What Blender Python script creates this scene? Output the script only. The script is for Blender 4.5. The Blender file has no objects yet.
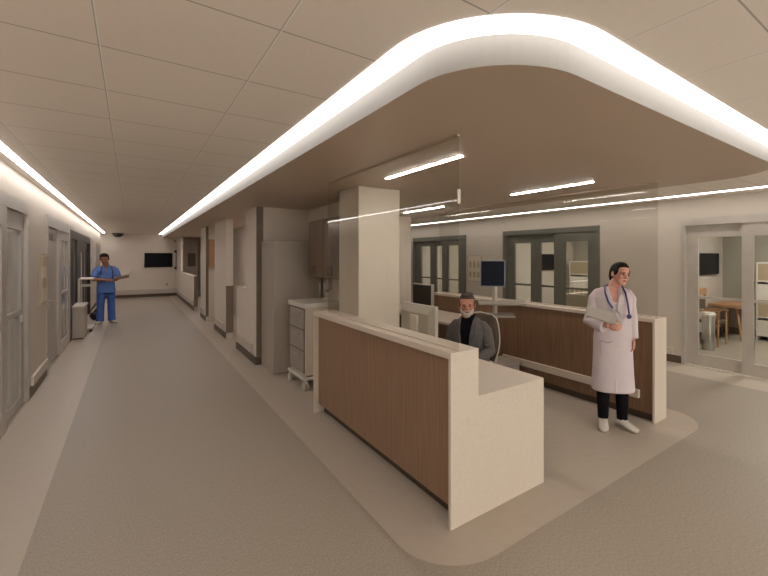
import bpy, bmesh, math, random
from mathutils import Vector, Matrix
random.seed(7)
PI = math.pi
SC = bpy.context.scene
COL = SC.collection

# ------------------------------------------------------------------ materials
def new_mat(name):
    m = bpy.data.materials.new(name); m.use_nodes = True
    nt = m.node_tree
    return m, nt, nt.nodes['Principled BSDF']

def mat(name, col, rough=0.6, metal=0.0, var=0.0, scale=20.0, bump=0.0, stretch=None, spec=0.5):
    m, nt, b = new_mat(name)
    b.inputs['Base Color'].default_value = (*col, 1)
    b.inputs['Roughness'].default_value = rough
    b.inputs['Metallic'].default_value = metal
    b.inputs['Specular IOR Level'].default_value = spec
    if var or bump:
        tc = nt.nodes.new('ShaderNodeTexCoord'); mp = nt.nodes.new('ShaderNodeMapping')
        nt.links.new(tc.outputs['Object'], mp.inputs['Vector'])
        if stretch: mp.inputs['Scale'].default_value = stretch
        nz = nt.nodes.new('ShaderNodeTexNoise'); nz.inputs['Scale'].default_value = scale
        nz.inputs['Detail'].default_value = 4
        nt.links.new(mp.outputs['Vector'], nz.inputs['Vector'])
        if var:
            rp = nt.nodes.new('ShaderNodeValToRGB')
            rp.color_ramp.elements[0].position = .3; rp.color_ramp.elements[1].position = .7
            rp.color_ramp.elements[0].color = (*[c * (1 - var) for c in col], 1)
            rp.color_ramp.elements[1].color = (*[min(1, c * (1 + var)) for c in col], 1)
            nt.links.new(nz.outputs['Fac'], rp.inputs['Fac'])
            nt.links.new(rp.outputs['Color'], b.inputs['Base Color'])
        if bump:
            bp = nt.nodes.new('ShaderNodeBump'); bp.inputs['Strength'].default_value = bump
            bp.inputs['Distance'].default_value = .01
            nt.links.new(nz.outputs['Fac'], bp.inputs['Height'])
            nt.links.new(bp.outputs['Normal'], b.inputs['Normal'])
    return m

def emit(name, col, s):
    m = bpy.data.materials.new(name); m.use_nodes = True
    nt = m.node_tree; nt.nodes.clear()
    e = nt.nodes.new('ShaderNodeEmission'); e.inputs['Color'].default_value = (*col, 1); e.inputs['Strength'].default_value = s
    o = nt.nodes.new('ShaderNodeOutputMaterial'); nt.links.new(e.outputs[0], o.inputs['Surface'])
    return m

def glass_mat(name, tint, fres=1.45):
    m = bpy.data.materials.new(name); m.use_nodes = True
    nt = m.node_tree; nt.nodes.clear()
    t = nt.nodes.new('ShaderNodeBsdfTransparent'); t.inputs['Color'].default_value = (*tint, 1)
    g = nt.nodes.new('ShaderNodeBsdfGlossy'); g.inputs['Roughness'].default_value = 0.02
    f = nt.nodes.new('ShaderNodeFresnel'); f.inputs['IOR'].default_value = fres
    mx = nt.nodes.new('ShaderNodeMixShader'); o = nt.nodes.new('ShaderNodeOutputMaterial')
    gm = nt.nodes.new('ShaderNodeNewGeometry'); mi = nt.nodes.new('ShaderNodeMix'); mi.data_type = 'FLOAT'
    mi.inputs[2].default_value = fres; mi.inputs[3].default_value = 1 / fres   # same reflectance from either face
    nt.links.new(gm.outputs['Backfacing'], mi.inputs[0]); nt.links.new(mi.outputs[0], f.inputs['IOR'])
    nt.links.new(f.outputs[0], mx.inputs[0]); nt.links.new(t.outputs[0], mx.inputs[1]); nt.links.new(g.outputs[0], mx.inputs[2])
    nt.links.new(mx.outputs[0], o.inputs['Surface'])
    return m

def wood_mat(name, c0, c1, rough=.55, axis='z'):
    m, nt, b = new_mat(name)
    tc = nt.nodes.new('ShaderNodeTexCoord'); mp = nt.nodes.new('ShaderNodeMapping')
    mp.inputs['Scale'].default_value = {'z': (9, 9, .35), 'y': (9, .35, 9), 'x': (.35, 9, 9)}[axis]
    nz = nt.nodes.new('ShaderNodeTexNoise'); nz.inputs['Scale'].default_value = 7; nz.inputs['Detail'].default_value = 5
    rp = nt.nodes.new('ShaderNodeValToRGB')
    rp.color_ramp.elements[0].position = .3; rp.color_ramp.elements[1].position = .72
    rp.color_ramp.elements[0].color = (*c0, 1); rp.color_ramp.elements[1].color = (*c1, 1)
    nt.links.new(tc.outputs['Object'], mp.inputs['Vector']); nt.links.new(mp.outputs[0], nz.inputs['Vector'])
    nt.links.new(nz.outputs['Fac'], rp.inputs['Fac']); nt.links.new(rp.outputs[0], b.inputs['Base Color'])
    b.inputs['Roughness'].default_value = rough
    return m

def tile_mat(name, col, x0, y0, pitch):
    """ceiling tiles: T-bars lengthwise with highlight and shaded side painted in, dark joints crosswise, in object space"""
    m, nt, b = new_mat(name)
    tc = nt.nodes.new('ShaderNodeTexCoord'); sp = nt.nodes.new('ShaderNodeSeparateXYZ')
    nt.links.new(tc.outputs['Object'], sp.inputs[0])
    def M(op, a, bb=None, cc=None):
        n = nt.nodes.new('ShaderNodeMath'); n.operation = op
        for i, v in enumerate((a, bb, cc)):
            if v is None: continue
            if isinstance(v, (int, float)): n.inputs[i].default_value = v
            else: nt.links.new(v, n.inputs[i])
        return n.outputs[0]
    def line(out, off, w, sh=0.0):
        f = M('SUBTRACT', out, off + sh - pitch / 2)
        f = M('DIVIDE', f, pitch); f = M('FRACT', f); f = M('SUBTRACT', f, .5); f = M('ABSOLUTE', f)
        return M('LESS_THAN', f, w / 2 / pitch)
    bar_glint = line(sp.outputs['X'], x0, .0045, .003); bar_shade = line(sp.outputs['X'], x0, .004, -.0015)  # painted highlight and shaded left side of the T-bars
    crs = line(sp.outputs['Y'], y0, .008)
    nz = nt.nodes.new('ShaderNodeTexNoise'); nz.inputs['Scale'].default_value = 60
    nt.links.new(tc.outputs['Object'], nz.inputs['Vector'])
    rp = nt.nodes.new('ShaderNodeValToRGB')
    rp.color_ramp.elements[0].color = (*[c * .97 for c in col], 1); rp.color_ramp.elements[1].color = (*[c * 1.03 for c in col], 1)
    nt.links.new(nz.outputs['Fac'], rp.inputs['Fac'])
    prev = rp.outputs[0]
    for fac, c in ((crs, tuple(x * .55 for x in col)), (bar_shade, tuple(x * .6 for x in col)), (bar_glint, tuple(min(.95, x * 1.6) for x in col))):
        mx = nt.nodes.new('ShaderNodeMixRGB'); nt.links.new(fac, mx.inputs[0]); nt.links.new(prev, mx.inputs[1])
        mx.inputs[2].default_value = (*c, 1); prev = mx.outputs[0]
    nt.links.new(prev, b.inputs['Base Color']); b.inputs['Roughness'].default_value = .9
    b.inputs['Specular IOR Level'].default_value = .2
    return m

STRIP = 2.35
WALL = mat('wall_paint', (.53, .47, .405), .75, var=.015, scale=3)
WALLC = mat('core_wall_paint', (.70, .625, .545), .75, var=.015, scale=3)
CEIL = tile_mat('ceiling_tile', (.87, .80, .73), -.113, 2.323, .602)
CEILP = mat('ceiling_plaster', (.80, .74, .67), .85)
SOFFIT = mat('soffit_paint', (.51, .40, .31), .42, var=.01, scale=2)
FASCIA = mat('fascia_paint', (.28, .262, .236), .6)
FLOOR = mat('floor_dark_vinyl', (.335, .283, .228), .5, var=.20, scale=80, bump=.015, stretch=(1.6, .7, 1))
FLOORL = mat('floor_pale_vinyl', (.455, .388, .318), .45, var=.03, scale=14)
BASEB = mat('baseboard_dark', (.10, .07, .045), .5)
RAILM = mat('rail_offwhite', (.56, .495, .425), .5)
FRAME = mat('door_frame_metal', (.50, .455, .405), .4, .3, var=.06, scale=5)
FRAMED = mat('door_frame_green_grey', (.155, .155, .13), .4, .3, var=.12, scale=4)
FRAMEL = mat('left_door_laminate', (.43, .385, .345), .4, .15, var=.05, scale=4)
DARKF = mat('dark_bronze_frame', (.045, .037, .03), .4, .3)
GLASS = glass_mat('clear_glass', (.90, .91, .89), 1.35)
SCREENG = glass_mat('screen_glass', (.91, .905, .88), 1.24)
FROST = mat('frosted_pane', (.42, .39, .355), .14, 0, var=.25, scale=2.2, stretch=(1, 1, .25))
STONE = mat('cream_solid_surface', (.62, .54, .455), .45, var=.035, scale=45)
WOOD = wood_mat('brown_laminate', (.235, .138, .082), (.31, .195, .122), .5)
WOODD = wood_mat('dark_laminate', (.165, .088, .05), (.245, .142, .083), .5)
CABW = wood_mat('cabinet_wood', (.15, .095, .06), (.20, .13, .085), .5)
ORANGE = wood_mat('orange_wood', (.36, .19, .09), (.46, .25, .125), .5, 'x')
PLINTH = mat('plinth_dark', (.055, .036, .02), .6)
GREYM = mat('grey_enamel', (.40, .345, .29), .45)
GREYD = mat('grey_drawer', (.33, .285, .245), .5)
CREAM = mat('cream_plastic', (.62, .54, .44), .5)
TAN = mat('tan_plastic', (.40, .31, .20), .5)
WHITE = mat('white_plastic', (.66, .61, .54), .4)
LIGHTG = mat('light_grey_plastic', (.50, .46, .41), .4)
BLACK = mat('black_plastic', (.012, .011, .010), .35)
SCREEN = mat('dark_screen', (.006, .006, .008), .45, spec=.12)
STEEL = mat('brushed_steel', (.52, .49, .45), .3, .8)
CHROME = mat('chrome', (.7, .68, .65), .15, 1)
RUBBER = mat('rubber', (.05, .045, .04), .8)
LED = emit('led_strip', (1, .945, .91), STRIP)
LEDR = emit('led_strip_right', (1, .945, .91), 4.2)
LEDLEFT = emit('led_strip_left', (1, .945, .91), 9.5)
LEDL = emit('linear_light', (1, .94, .88), 36.0)
ROOML = emit('room_light', (1, .97, .92), 13.0)
SKIN = mat('skin_light', (.60, .30, .225), .5)
SKINM = mat('skin_ruddy', (.43, .175, .115), .5)
SKINN = mat('skin_tan', (.36, .15, .085), .5)
HAIRB = mat('hair_black', (.010, .007, .006), .6, var=.3, scale=60, spec=.2)
HAIRG = mat('hair_grey', (.075, .062, .052), .75, var=.6, scale=110, spec=.15)
BEARD = mat('beard_white', (.42, .37, .32), .7, var=.3, scale=90)
HAIRD = mat('hair_brown', (.02, .013, .009), .7, var=.3, scale=60, spec=.15)
COAT = mat('coat_white', (.60, .52, .54), .8, var=.03, scale=8, bump=.05)
BLACKF = mat('black_cloth', (.008, .007, .009), .9, spec=.1)
SHOEW = mat('white_shoe', (.60, .54, .49), .5)
SOLE = mat('shoe_sole', (.30, .25, .20), .6)
SUIT = mat('grey_suit', (.085, .075, .072), .8, var=.12, scale=60)
SCRUB = mat('blue_scrubs', (.10, .20, .52), .8, var=.08, scale=6)
SCRUBD = mat('blue_trousers', (.065, .14, .44), .8, var=.08, scale=6)
TUBEB = mat('navy_tube', (.03, .028, .16), .4)
BROWNF = mat('brown_fabric', (.085, .058, .038), .8, var=.1, scale=50)
LIPS = mat('lips', (.34, .075, .065), .45)
LIPSM = mat('lips_muted', (.24, .09, .07), .6)
SHEET = mat('white_sheet', (.64, .58, .54), .8)
CURT = mat('grey_green_wall', (.34, .315, .26), .8)
TABLET = mat('tablet_grey', (.38, .345, .31), .4)
PAPER = mat('paper', (.68, .64, .58), .8)

# ------------------------------------------------------------------ mesh helpers
class MB:
    def __init__(s): s.bm = bmesh.new(); s.mi = 0
    def _fin(s, fs):
        for f in fs: f.material_index = s.mi
    def box(s, x0, x1, y0, y1, z0, z1, bev=0.0):
        r = bmesh.ops.create_cube(s.bm, size=1.0)
        vs = r['verts']
        x0, x1 = min(x0, x1), max(x0, x1); y0, y1 = min(y0, y1), max(y0, y1); z0, z1 = min(z0, z1), max(z0, z1)
        for v in vs:
            v.co = Vector((x0 + (v.co.x + .5) * (x1 - x0), y0 + (v.co.y + .5) * (y1 - y0), z0 + (v.co.z + .5) * (z1 - z0)))
        fs = {f for v in vs for f in v.link_faces}
        s._fin(fs)
        if bev:
            es = {e for v in vs for e in v.link_edges}
            r2 = bmesh.ops.bevel(s.bm, geom=list(es), offset=bev, segments=2, affect='EDGES', profile=.6)
            s._fin(r2['faces'])
        return s
    def loft(s, rings, cap=True):
        rs = [[s.bm.verts.new(p) for p in ring] for ring in rings]
        n = len(rs[0]); fs = []
        for a, b in zip(rs, rs[1:]):
            for i in range(n):
                j = (i + 1) % n
                fs.append(s.bm.faces.new((a[i], a[j], b[j], b[i])))
        if cap:
            fs.append(s.bm.faces.new(list(reversed(rs[0])))); fs.append(s.bm.faces.new(rs[-1]))
        s._fin(fs); return s
    def tube(s, pts, r, n=10, flat=1.0, cap=True):
        pts = [Vector(p) for p in pts]
        rad = [r] * len(pts) if isinstance(r, (int, float)) else list(r)
        rings = []; up = None
        for i, p in enumerate(pts):
            t = (pts[min(i + 1, len(pts) - 1)] - pts[max(i - 1, 0)])
            t = t.normalized() if t.length > 1e-9 else Vector((0, 0, 1))
            if up is None:
                up = Vector((0, 0, 1)) if abs(t.z) < .9 else Vector((0, 1, 0))
            u = (up - t * up.dot(t))
            if u.length < 1e-6: u = t.orthogonal()
            u.normalize(); up = u
            w = t.cross(u)
            rings.append([p + (u * math.cos(2 * PI * k / n) * flat + w * math.sin(2 * PI * k / n)) * rad[i] for k in range(n)])
        return s.loft(rings, cap)
    def ell(s, c, r, rot=None, seg=16, rg=10):
        c = Vector(c)
        if isinstance(r, (int, float)): r = (r, r, r)
        M_ = rot if rot is not None else Matrix.Identity(3)
        m4 = Matrix.Translation(c) @ M_.to_4x4() @ Matrix.Diagonal((*r, 1))
        rr = bmesh.ops.create_uvsphere(s.bm, u_segments=seg, v_segments=rg, radius=1, matrix=m4)
        s._fin({f for v in rr['verts'] for f in v.link_faces}); return s
    def cyl(s, p0, p1, r, n=20):
        return s.tube([p0, p1], r, n)
    def lathe(s, prof, c=(0, 0, 0), n=24):
        rings = [[Vector((c[0] + r * math.cos(2 * PI * k / n), c[1] + r * math.sin(2 * PI * k / n), c[2] + z)) for k in range(n)] for r, z in prof]
        return s.loft(rings)
    def prism(s, poly, z0, z1):
        a = [s.bm.verts.new((x, y, z0)) for x, y in poly]; b = [s.bm.verts.new((x, y, z1)) for x, y in poly]
        n = len(a)
        fs = [s.bm.faces.new(list(reversed(a))), s.bm.faces.new(b)]
        for i in range(n):
            j = (i + 1) % n
            fs.append(s.bm.faces.new((a[i], a[j], b[j], b[i])))
        s._fin(fs); return s
    def xform(s, M_):
        bmesh.ops.transform(s.bm, matrix=M_, verts=s.bm.verts); return s

def link_mesh(name, me, mats, parent=None):
    o = bpy.data.objects.new(name, me); COL.objects.link(o)
    for m in (mats if isinstance(mats, (list, tuple)) else [mats]): me.materials.append(m)
    if parent is not None: o.parent = parent
    return o

def build(name, mb, mats, parent=None, smooth=False, world=True):
    """one mesh object; geometry given in world space is moved into its parent's space"""
    bmesh.ops.recalc_face_normals(mb.bm, faces=mb.bm.faces)
    if parent is not None and world:
        M_ = Matrix.Identity(4); p = parent; chain = []
        while p is not None: chain.append(p); p = p.parent
        for q in reversed(chain): M_ = M_ @ q.matrix_basis
        mb.xform(M_.inverted())
    me = bpy.data.meshes.new(name); mb.bm.to_mesh(me); mb.bm.free()
    if smooth:
        for p in me.polygons: p.use_smooth = True
        if smooth == 'auto':
            me.set_sharp_from_angle(angle=math.radians(38))
    return link_mesh(name, me, mats, parent)

def tag(o, label, cat, group=None):
    o['label'] = label; o['category'] = cat
    if group: o['group'] = group
    return o
def struct(o): o['kind'] = 'structure'; return o
def thing(name, label, cat, loc=(0, 0, 0), rz=0.0, group=None):
    o = bpy.data.objects.new(name, None); COL.objects.link(o); o.empty_display_size = .1
    o.location = loc; o.rotation_euler = (0, 0, rz)
    return tag(o, label, cat, group)
def sroot(name, loc=(0, 0, 0)):
    o = bpy.data.objects.new(name, None); COL.objects.link(o); o.location = loc
    return struct(o)
def box(name, dims, m, parent=None, bev=0.0):
    return build(name, MB().box(*dims, bev=bev), m, parent)

# ------------------------------------------------------------------ the setting
ZC, ZS = 2.675, 2.543
XL, XR, YF, YB = -1.0, 7.13, 21.4, -4.0

def rounded(x0, x1, y0, y1, r0, r1, off=0.0, n=14):
    """outline from the far left, down the left side, round the two front corners, up the right side"""
    r0 += off; r1 += off; x0 -= off; x1 += off; y0 -= off
    p = [(x0, y1)]
    for k in range(n + 1):
        a = PI + PI / 2 * k / n
        p.append((x0 + r0 + r0 * math.cos(a), y0 + r0 + r0 * math.sin(a)))
    for k in range(n + 1):
        a = -PI / 2 + PI / 2 * k / n
        p.append((x1 - r1 + r1 * math.cos(a), y0 + r1 + r1 * math.sin(a)))
    p.append((x1, y1))
    return p

# floor: dark vinyl with pale borders and the pale rounded island under the station
fb = MB(); fb.box(-3.2, 10.9, YB, YF + .1, -.1, 0)
fb.mi = 1
def flat(poly, z=.0015):
    f = fb.bm.faces.new([fb.bm.verts.new((x, y, z)) for x, y in poly]); f.material_index = 1
flat([(-1.0, YB), (-.497, YB), (-.497, YF), (-1.0, YF)])
flat([(6.52, YB), (7.13, YB), (7.13, YF), (6.52, YF)])
isl = rounded(1.288, 4.90, 1.692, YF, .42, .40)
flat(isl)
struct(build('floor', fb, [FLOOR, FLOORL]))

cb = MB(); cb.box(-.722, 10.9, YB, YF + .1, ZC, ZC + .1); cb.mi = 1; cb.box(-3.2, -.722, YB, YF + .1, ZC, ZC + .1)
struct(build('ceiling', cb, [CEIL, CEILP]))

# canopy over the station: soffit + fascia
cout = rounded(1.062, 4.9, 1.058, YF, .50, .55)
ct = MB(); ct.prism(cout, ZS, ZC)
for f in ct.bm.faces:
    n = f.normal
    f.normal_update()
    f.material_index = 0 if f.normal.z < -.5 else 1
struct(build('ceiling_canopy', ct, [SOFFIT, FASCIA]))

def ribbon(inner, outer, z0, z1):
    m = MB()
    q = [[m.bm.verts.new((x, y, z)) for x, y in L] for L, z in ((inner, z0), (outer, z0), (outer, z1), (inner, z1))]
    n = len(inner)
    for i in range(n - 1):
        for a in range(4):
            b = (a + 1) % 4
            m.bm.faces.new((q[a][i], q[a][i + 1], q[b][i + 1], q[b][i]))
    for i in (0, n - 1): m.bm.faces.new([q[a][i] for a in range(4)])
    return m
inn = rounded(1.062, 4.9, 1.058, YF - .25, .50, .55, .002); out = rounded(1.062, 4.9, 1.058, YF - .25, .50, .55, .133)
tag(build('cove_light', ribbon(inn, out, ZC - .004, ZC), LED), 'continuous white light band curving round the edge of the dropped canopy', 'light strip')
tag(box('strip_light', (-.912, -.845, YB + .2, YF - .3, ZC - .004, ZC), LEDLEFT), 'long white ceiling strip light along the left corridor wall', 'light strip')
tag(box('strip_light', (6.68, 6.80, YB + .2, YF - 2, ZC - .004, ZC), LEDR), 'long white ceiling strip light along the right wall above the glass doors', 'light strip')
LIN = [(2.078, 2.452, 3.63, 'slim linear light in the canopy soffit in front of the square column'),
                         (3.92, 2.462, 3.622, 'slim linear light in the canopy soffit nearest the standing doctor'),
                         (3.977, 5.14, 6.29, 'short-looking linear light in the canopy soffit deep behind the square column')]
LIN += [(1.83, 8.0, 8.6, 'added unseen fill light in the soffit behind the white stub beside the tall grey cabinet'),  # added lamps, kept out of view, that brighten the far core bays
        (1.83, 10.6, 11.4, 'added unseen fill light in the soffit behind the second white wall stub'),
        (2.2, 16.4, 18.4, 'added unseen fill light in the soffit behind the third white wall stub')]
for (xa, ya, yb, lb) in LIN:
    t = thing('linear_light', lb, 'light', (xa, (ya + yb) / 2, ZS), 0, 'linear lights in the canopy')
    box('trim_frame', (xa - .024, xa + .024, ya - .01, yb + .01, ZS - .003, ZS), WHITE, t)
    box('diffuser', (xa - .017, xa + .017, ya, yb, ZS - .007, ZS - .003), LEDL, t)

def wall_x(name, x0, x1, ya, yb, openings, m):
    """wall along Y with door openings (ylo, yhi, ztop)"""
    b = MB(); y = ya
    for lo, hi, zt in sorted(openings):
        b.box(x0, x1, y, lo, 0, ZC); b.box(x0, x1, lo, hi, zt, ZC); y = hi
    b.box(x0, x1, y, yb, 0, ZC)
    return struct(build(name, b, m))
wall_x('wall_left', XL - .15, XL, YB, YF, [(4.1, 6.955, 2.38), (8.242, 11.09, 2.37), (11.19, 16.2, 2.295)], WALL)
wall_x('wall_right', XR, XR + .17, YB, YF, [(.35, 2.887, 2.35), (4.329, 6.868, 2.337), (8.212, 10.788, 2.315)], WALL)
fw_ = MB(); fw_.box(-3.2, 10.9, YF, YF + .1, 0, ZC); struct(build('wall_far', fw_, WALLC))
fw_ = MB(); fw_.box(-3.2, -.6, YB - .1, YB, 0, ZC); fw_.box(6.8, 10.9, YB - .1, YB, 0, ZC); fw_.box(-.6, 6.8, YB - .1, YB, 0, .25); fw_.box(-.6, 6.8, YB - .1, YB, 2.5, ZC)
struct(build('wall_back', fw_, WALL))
wn = sroot('fill_window_1', (3.1, YB - .05, .25)); b = MB()  # unseen window added behind the camera to let in frontal fill light
for x in (-.6, 1.25, 3.1, 4.95, 6.75): b.box(x, x + .05, YB - .08, YB - .02, .25, 2.5)
b.box(-.6, 6.8, YB - .08, YB - .02, .25, .30); b.box(-.6, 6.8, YB - .08, YB - .02, 2.45, 2.5); build('fill_window_frame', b, FRAME, wn)
for x in (-.55, 1.30, 3.15, 5.0): box('pane', (x, x + 1.75 if x < 5 else 6.75, YB - .053, YB - .047, .30, 2.45), GLASS, wn)
# rooms behind the right wall
rb = MB(); rb.box(10.8, 10.9, YB, YF, 0, ZC); struct(build('wall_room_back', rb, CURT))
for i, y in enumerate((3.5, 7.46, 11.42)):
    b = MB(); b.box(XR + .17, 10.8, y, y + .1, 0, ZC); struct(build('wall_room_side', b, WALL))
b = MB(); b.box(XR + .17, 10.8, -.6, -.5, 0, ZC); struct(build('wall_room_side', b, WALL))
b = MB(); b.box(-2.3, -2.2, 7, YF, 0, ZC); struct(build('wall_alcove_left', b, WALL))
b = MB(); b.box(-2.2, XL - .15, 10.9, 11.0, 0, ZC); b.box(-2.2, XL - .15, 16.4, 16.5, 0, ZC); struct(build('wall_alcove_side', b, WALL))

# baseboards
def bb(name, *dims): struct(box(name, dims, BASEB))
for ya, yb in ((6.96, 8.24), (16.2, 18.8), (YB, 4.1)): bb('baseboard_left', XL, XL + .012, ya, yb, .0017, .122)
for ya, yb in ((2.89, 4.328), (6.87, 8.21), (10.79, YF)): bb('baseboard_right', XR - .012, XR, ya, yb, .0017, .122)
bb('baseboard_far', XL, 1.59, YF - .012, YF, .0017, .125)
bb('baseboard_room', XR + .18, 10.78, 3.488, 3.5, 0, .15); bb('baseboard_room', 10.788, 10.8, -.5, 3.488, 0, .15)
# wall rails
def rail(name, label, x0, x1, y0, y1, z0, z1): return struct(box(name, (x0, x1, y0, y1, z0, z1), RAILM, bev=.008))
rail('trim_1', '', XL, XL + .03, 7.10, 8.22, .125, .245)
rail('trim_2', '', XR - .03, XR, 3.01, 4.30, .13, .24)
rail('trim_3', '', XL + .02, 1.58, YF - .03, YF, .14, .33)
rail('trim_4', '', XR - .03, XR, 7.0, 8.1, .13, .24)

# ------------------------------------------------------------------ doors
def leaf_part(root, xa, xb, ya, yb, z0, z1, ga, gb, gz0, gz1, mid, fm, pm, midw=.04):
    """a door leaf: framed ring with a mid rail, and its pane as a sub-part"""
    b = MB()
    b.box(xa, xb, ya, ga, z0, z1); b.box(xa, xb, gb, yb, z0, z1)
    b.box(xa, xb, ga, gb, z0, gz0); b.box(xa, xb, ga, gb, gz1, z1)
    if mid: b.box(xa, xb, ga, gb, mid, mid + midw)
    lf = build('leaf', b, fm, root)
    xm = (xa + xb) / 2
    p = MB(); p.box(xm - .003, xm + .003, ga, gb, gz0, gz1)
    build('pane', p, pm, lf)
    return lf

def door_right(n, y0, y1, zt, zi, leaves, fm=FRAME, pm=GLASS):
    root = sroot('door_%d' % n, (XR + .08, (y0 + y1) / 2, 0))
    b = MB(); w = .05
    b.box(XR - .012, XR + .16, y0, y0 + w, 0, zt); b.box(XR - .012, XR + .16, y1 - w, y1, 0, zt)
    b.box(XR - .012, XR + .16, y0 + w, y1 - w, zi, zt)
    build('frame', b, fm, root)
    for (front, ya, yb, ga, gb) in leaves:
        xa, xb = (XR + .015, XR + .065) if front else (XR + .08, XR + .13)
        leaf_part(root, xa, xb, ya, yb, .012, zi, ga, gb, .19, 2.045, 1.07, fm, pm)
    box('threshold', (XR - .01, XR + .14, y0 + w, y1 - w, 0, .012), WHITE, root)  # white colour paints in the bright highlight along the sill
    return root
door_right(1, .35, 2.887, 2.35, 2.235, [(False, 1.95, 2.835, 2.05, 2.675), (True, 1.0, 2.076, 1.13, 1.934), (False, .4, 1.05, .5, .95)])
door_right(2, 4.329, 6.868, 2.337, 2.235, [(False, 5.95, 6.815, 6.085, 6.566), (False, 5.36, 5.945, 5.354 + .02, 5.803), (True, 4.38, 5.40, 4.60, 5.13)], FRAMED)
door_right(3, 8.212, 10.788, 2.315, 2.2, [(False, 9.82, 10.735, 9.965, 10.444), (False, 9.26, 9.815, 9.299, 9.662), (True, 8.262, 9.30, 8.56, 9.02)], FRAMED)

def lever(root, x, y, z, sy, out):
    b = MB(); b.box(x, x + out * .012, y - .025, y + .025, z - .07, z + .07, .004)
    b.tube([(x + out * .01, y, z + .03), (x + out * .055, y, z + .03), (x + out * .06, y + sy * .03, z + .03), (x + out * .06, y + sy * .13, z + .03)], .009, 10)
    build('handle', b, STEEL, root)
# left doors: laminate leaves, frosted panes
root = sroot('door_4', (XL - .05, 5.5, 0))
b = MB(); b.box(XL - .14, XL + .012, 6.885, 6.955, 0, 2.38); b.box(XL - .14, XL + .012, 4.1, 4.17, 0, 2.38); b.box(XL - .14, XL + .012, 4.17, 6.885, 2.245, 2.38)
build('frame', b, FRAMEL, root)
leaf_part(root, XL - .09, XL - .03, 5.78, 6.883, .012, 2.243, 6.06, 6.745, .10, 2.05, 1.065, FRAMEL, FROST, .06)
lf = leaf_part(root, XL - .02, XL + .012, 4.18, 5.83, .012, 2.243, 4.4, 5.6, .2, 2.05, 1.065, FRAMEL, FROST, .06)
h = MB(); h.box(XL - .03, XL - .012, 6.70, 6.735, .98, 1.06); build('latch', h, STEEL, root)
root = sroot('door_5', (XL - .05, 9.66, 0))
b = MB(); b.box(XL - .14, XL + .012, 8.242, 8.39, 0, 2.37); b.box(XL - .14, XL + .012, 11.0, 11.09, 0, 2.37); b.box(XL - .14, XL + .012, 8.39, 11.0, 2.2, 2.37)
build('frame', b, FRAMEL, root)
leaf_part(root, XL - .10, XL - .04, 8.40, 9.62, .012, 2.195, 8.55, 9.45, 2.0, 2.13, None, FRAMEL, FROST)
lever(root, XL - .04, 8.85, 1.0, 1, 1)
leaf_part(root, XL - .05, XL + .0, 9.62, 10.995, .012, 2.195, 9.90, 10.84, .2, 2.04, 1.06, FRAMEL, FROST)
WPAN = mat('white_door_panel', (.66, .61, .55), .5)
# the dark framed opening further along
root = sroot('door_6', (XL - .05, 13.7, 0))
b = MB(); b.box(XL - .12, XL + .01, 11.19, 11.30, 0, 2.295); b.box(XL - .12, XL + .01, 16.1, 16.2, 0, 2.295); b.box(XL - .12, XL + .01, 11.30, 16.1, 2.12, 2.295)
build('frame', b, DARKF, root)
leaf_part(root, XL - .11, XL - .06, 11.30, 12.62, .01, 2.12, 11.62, 12.12, .12, 1.80, 1.0, DARKF, WPAN)
leaf_part(root, XL - .05, XL + .0, 12.55, 14.5, .01, 2.12, 13.35, 14.05, .12, 1.85, 1.0, DARKF, WPAN)
leaf_part(root, XL - .11, XL - .06, 14.45, 16.1, .01, 2.12, 14.75, 15.8, .12, 1.95, 1.0, DARKF, WPAN)
# plain door frame at the far end of the left wall
root = sroot('door_7', (XL, 19.4, 0))
b = MB(); b.box(XL, XL + .03, 18.8, 19.0, 0, 2.2); b.box(XL, XL + .03, 20.6, 20.75, 0, 2.2); b.box(XL, XL + .03, 19.0, 20.6, 2.08, 2.2)
build('frame', b, FRAMEL, root)
box('leaf', (XL, XL + .015, 19.0, 20.6, .012, 2.08), FRAMEL, root)

# ------------------------------------------------------------------ core walls (left side of the core, X = 1.595)
XC = 1.595
def core_stub(tagname, y0, y1, x1, ztop, half=None, endmat=CABW, wains=False):
    b = MB(); b.box(XC, x1, y0 + .012, y1, 0, ztop)
    if half: b.box(XC, x1, y1, half[0], 0, half[1])
    struct(build(tagname, b, WALLC))
    yb = half[0] if half else y1
    bb('baseboard_core', XC - .012, XC, y0, yb, .0017, .125)
    struct(box('trim_5', (XC - .028, XC, y0 + .22, yb - .1, .15, .30), RAILM, bev=.008))
WG = mat('wall_guard_brown', (.17, .125, .085), .5, var=.1, scale=9)
WGD = mat('wainscot_taupe', (.21, .165, .12), .55)
core_stub('wall_core_west', 6.97, 7.721, 1.70, ZS, (8.48, 1.16))
struct(box('trim_6', (XC + .005, 1.70, 6.955, 6.982, .125, ZS), WG)); struct(box('trim_7', (XC - .01, 1.70, 6.957, 6.982, .0017, .125), BASEB))
struct(box('trim_8', (XC - .012, 1.71, 7.722, 8.49, 1.16, 1.19), STONE))
core_stub('wall_core_west', 9.57, 11.05, 1.735, ZS)
struct(box('trim_9', (XC, 1.735, 9.556, 9.582, .122, 1.116), WGD)); struct(box('trim_10', (XC, 1.735, 9.554, 9.582, .0017, .122), RAILM))
core_stub('wall_core_west', 12.5, 13.5, 1.66, ZS)
struct(box('trim_11', (XC, 1.66, 12.486, 12.512, .122, ZS), WG))
b = MB(); b.box(1.662, 1.84, 12.6, 12.7, 0, ZS); struct(build('wall_core_return', b, WALLC))
struct(box('trim_12', (1.60, 1.84, 12.47, 12.485, .0017, .12), RAILM))
t = thing('wall_cabinet', 'orange-brown wall cabinet beyond the second white pillar of the core', 'cabinet', (1.75, 12.53, 1.5))
box('body', (1.664, 1.84, 12.45, 12.598, 1.45, 2.2), ORANGE, t); box('door', (1.666, 1.838, 12.436, 12.45, 1.46, 2.19), ORANGE, t)
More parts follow.
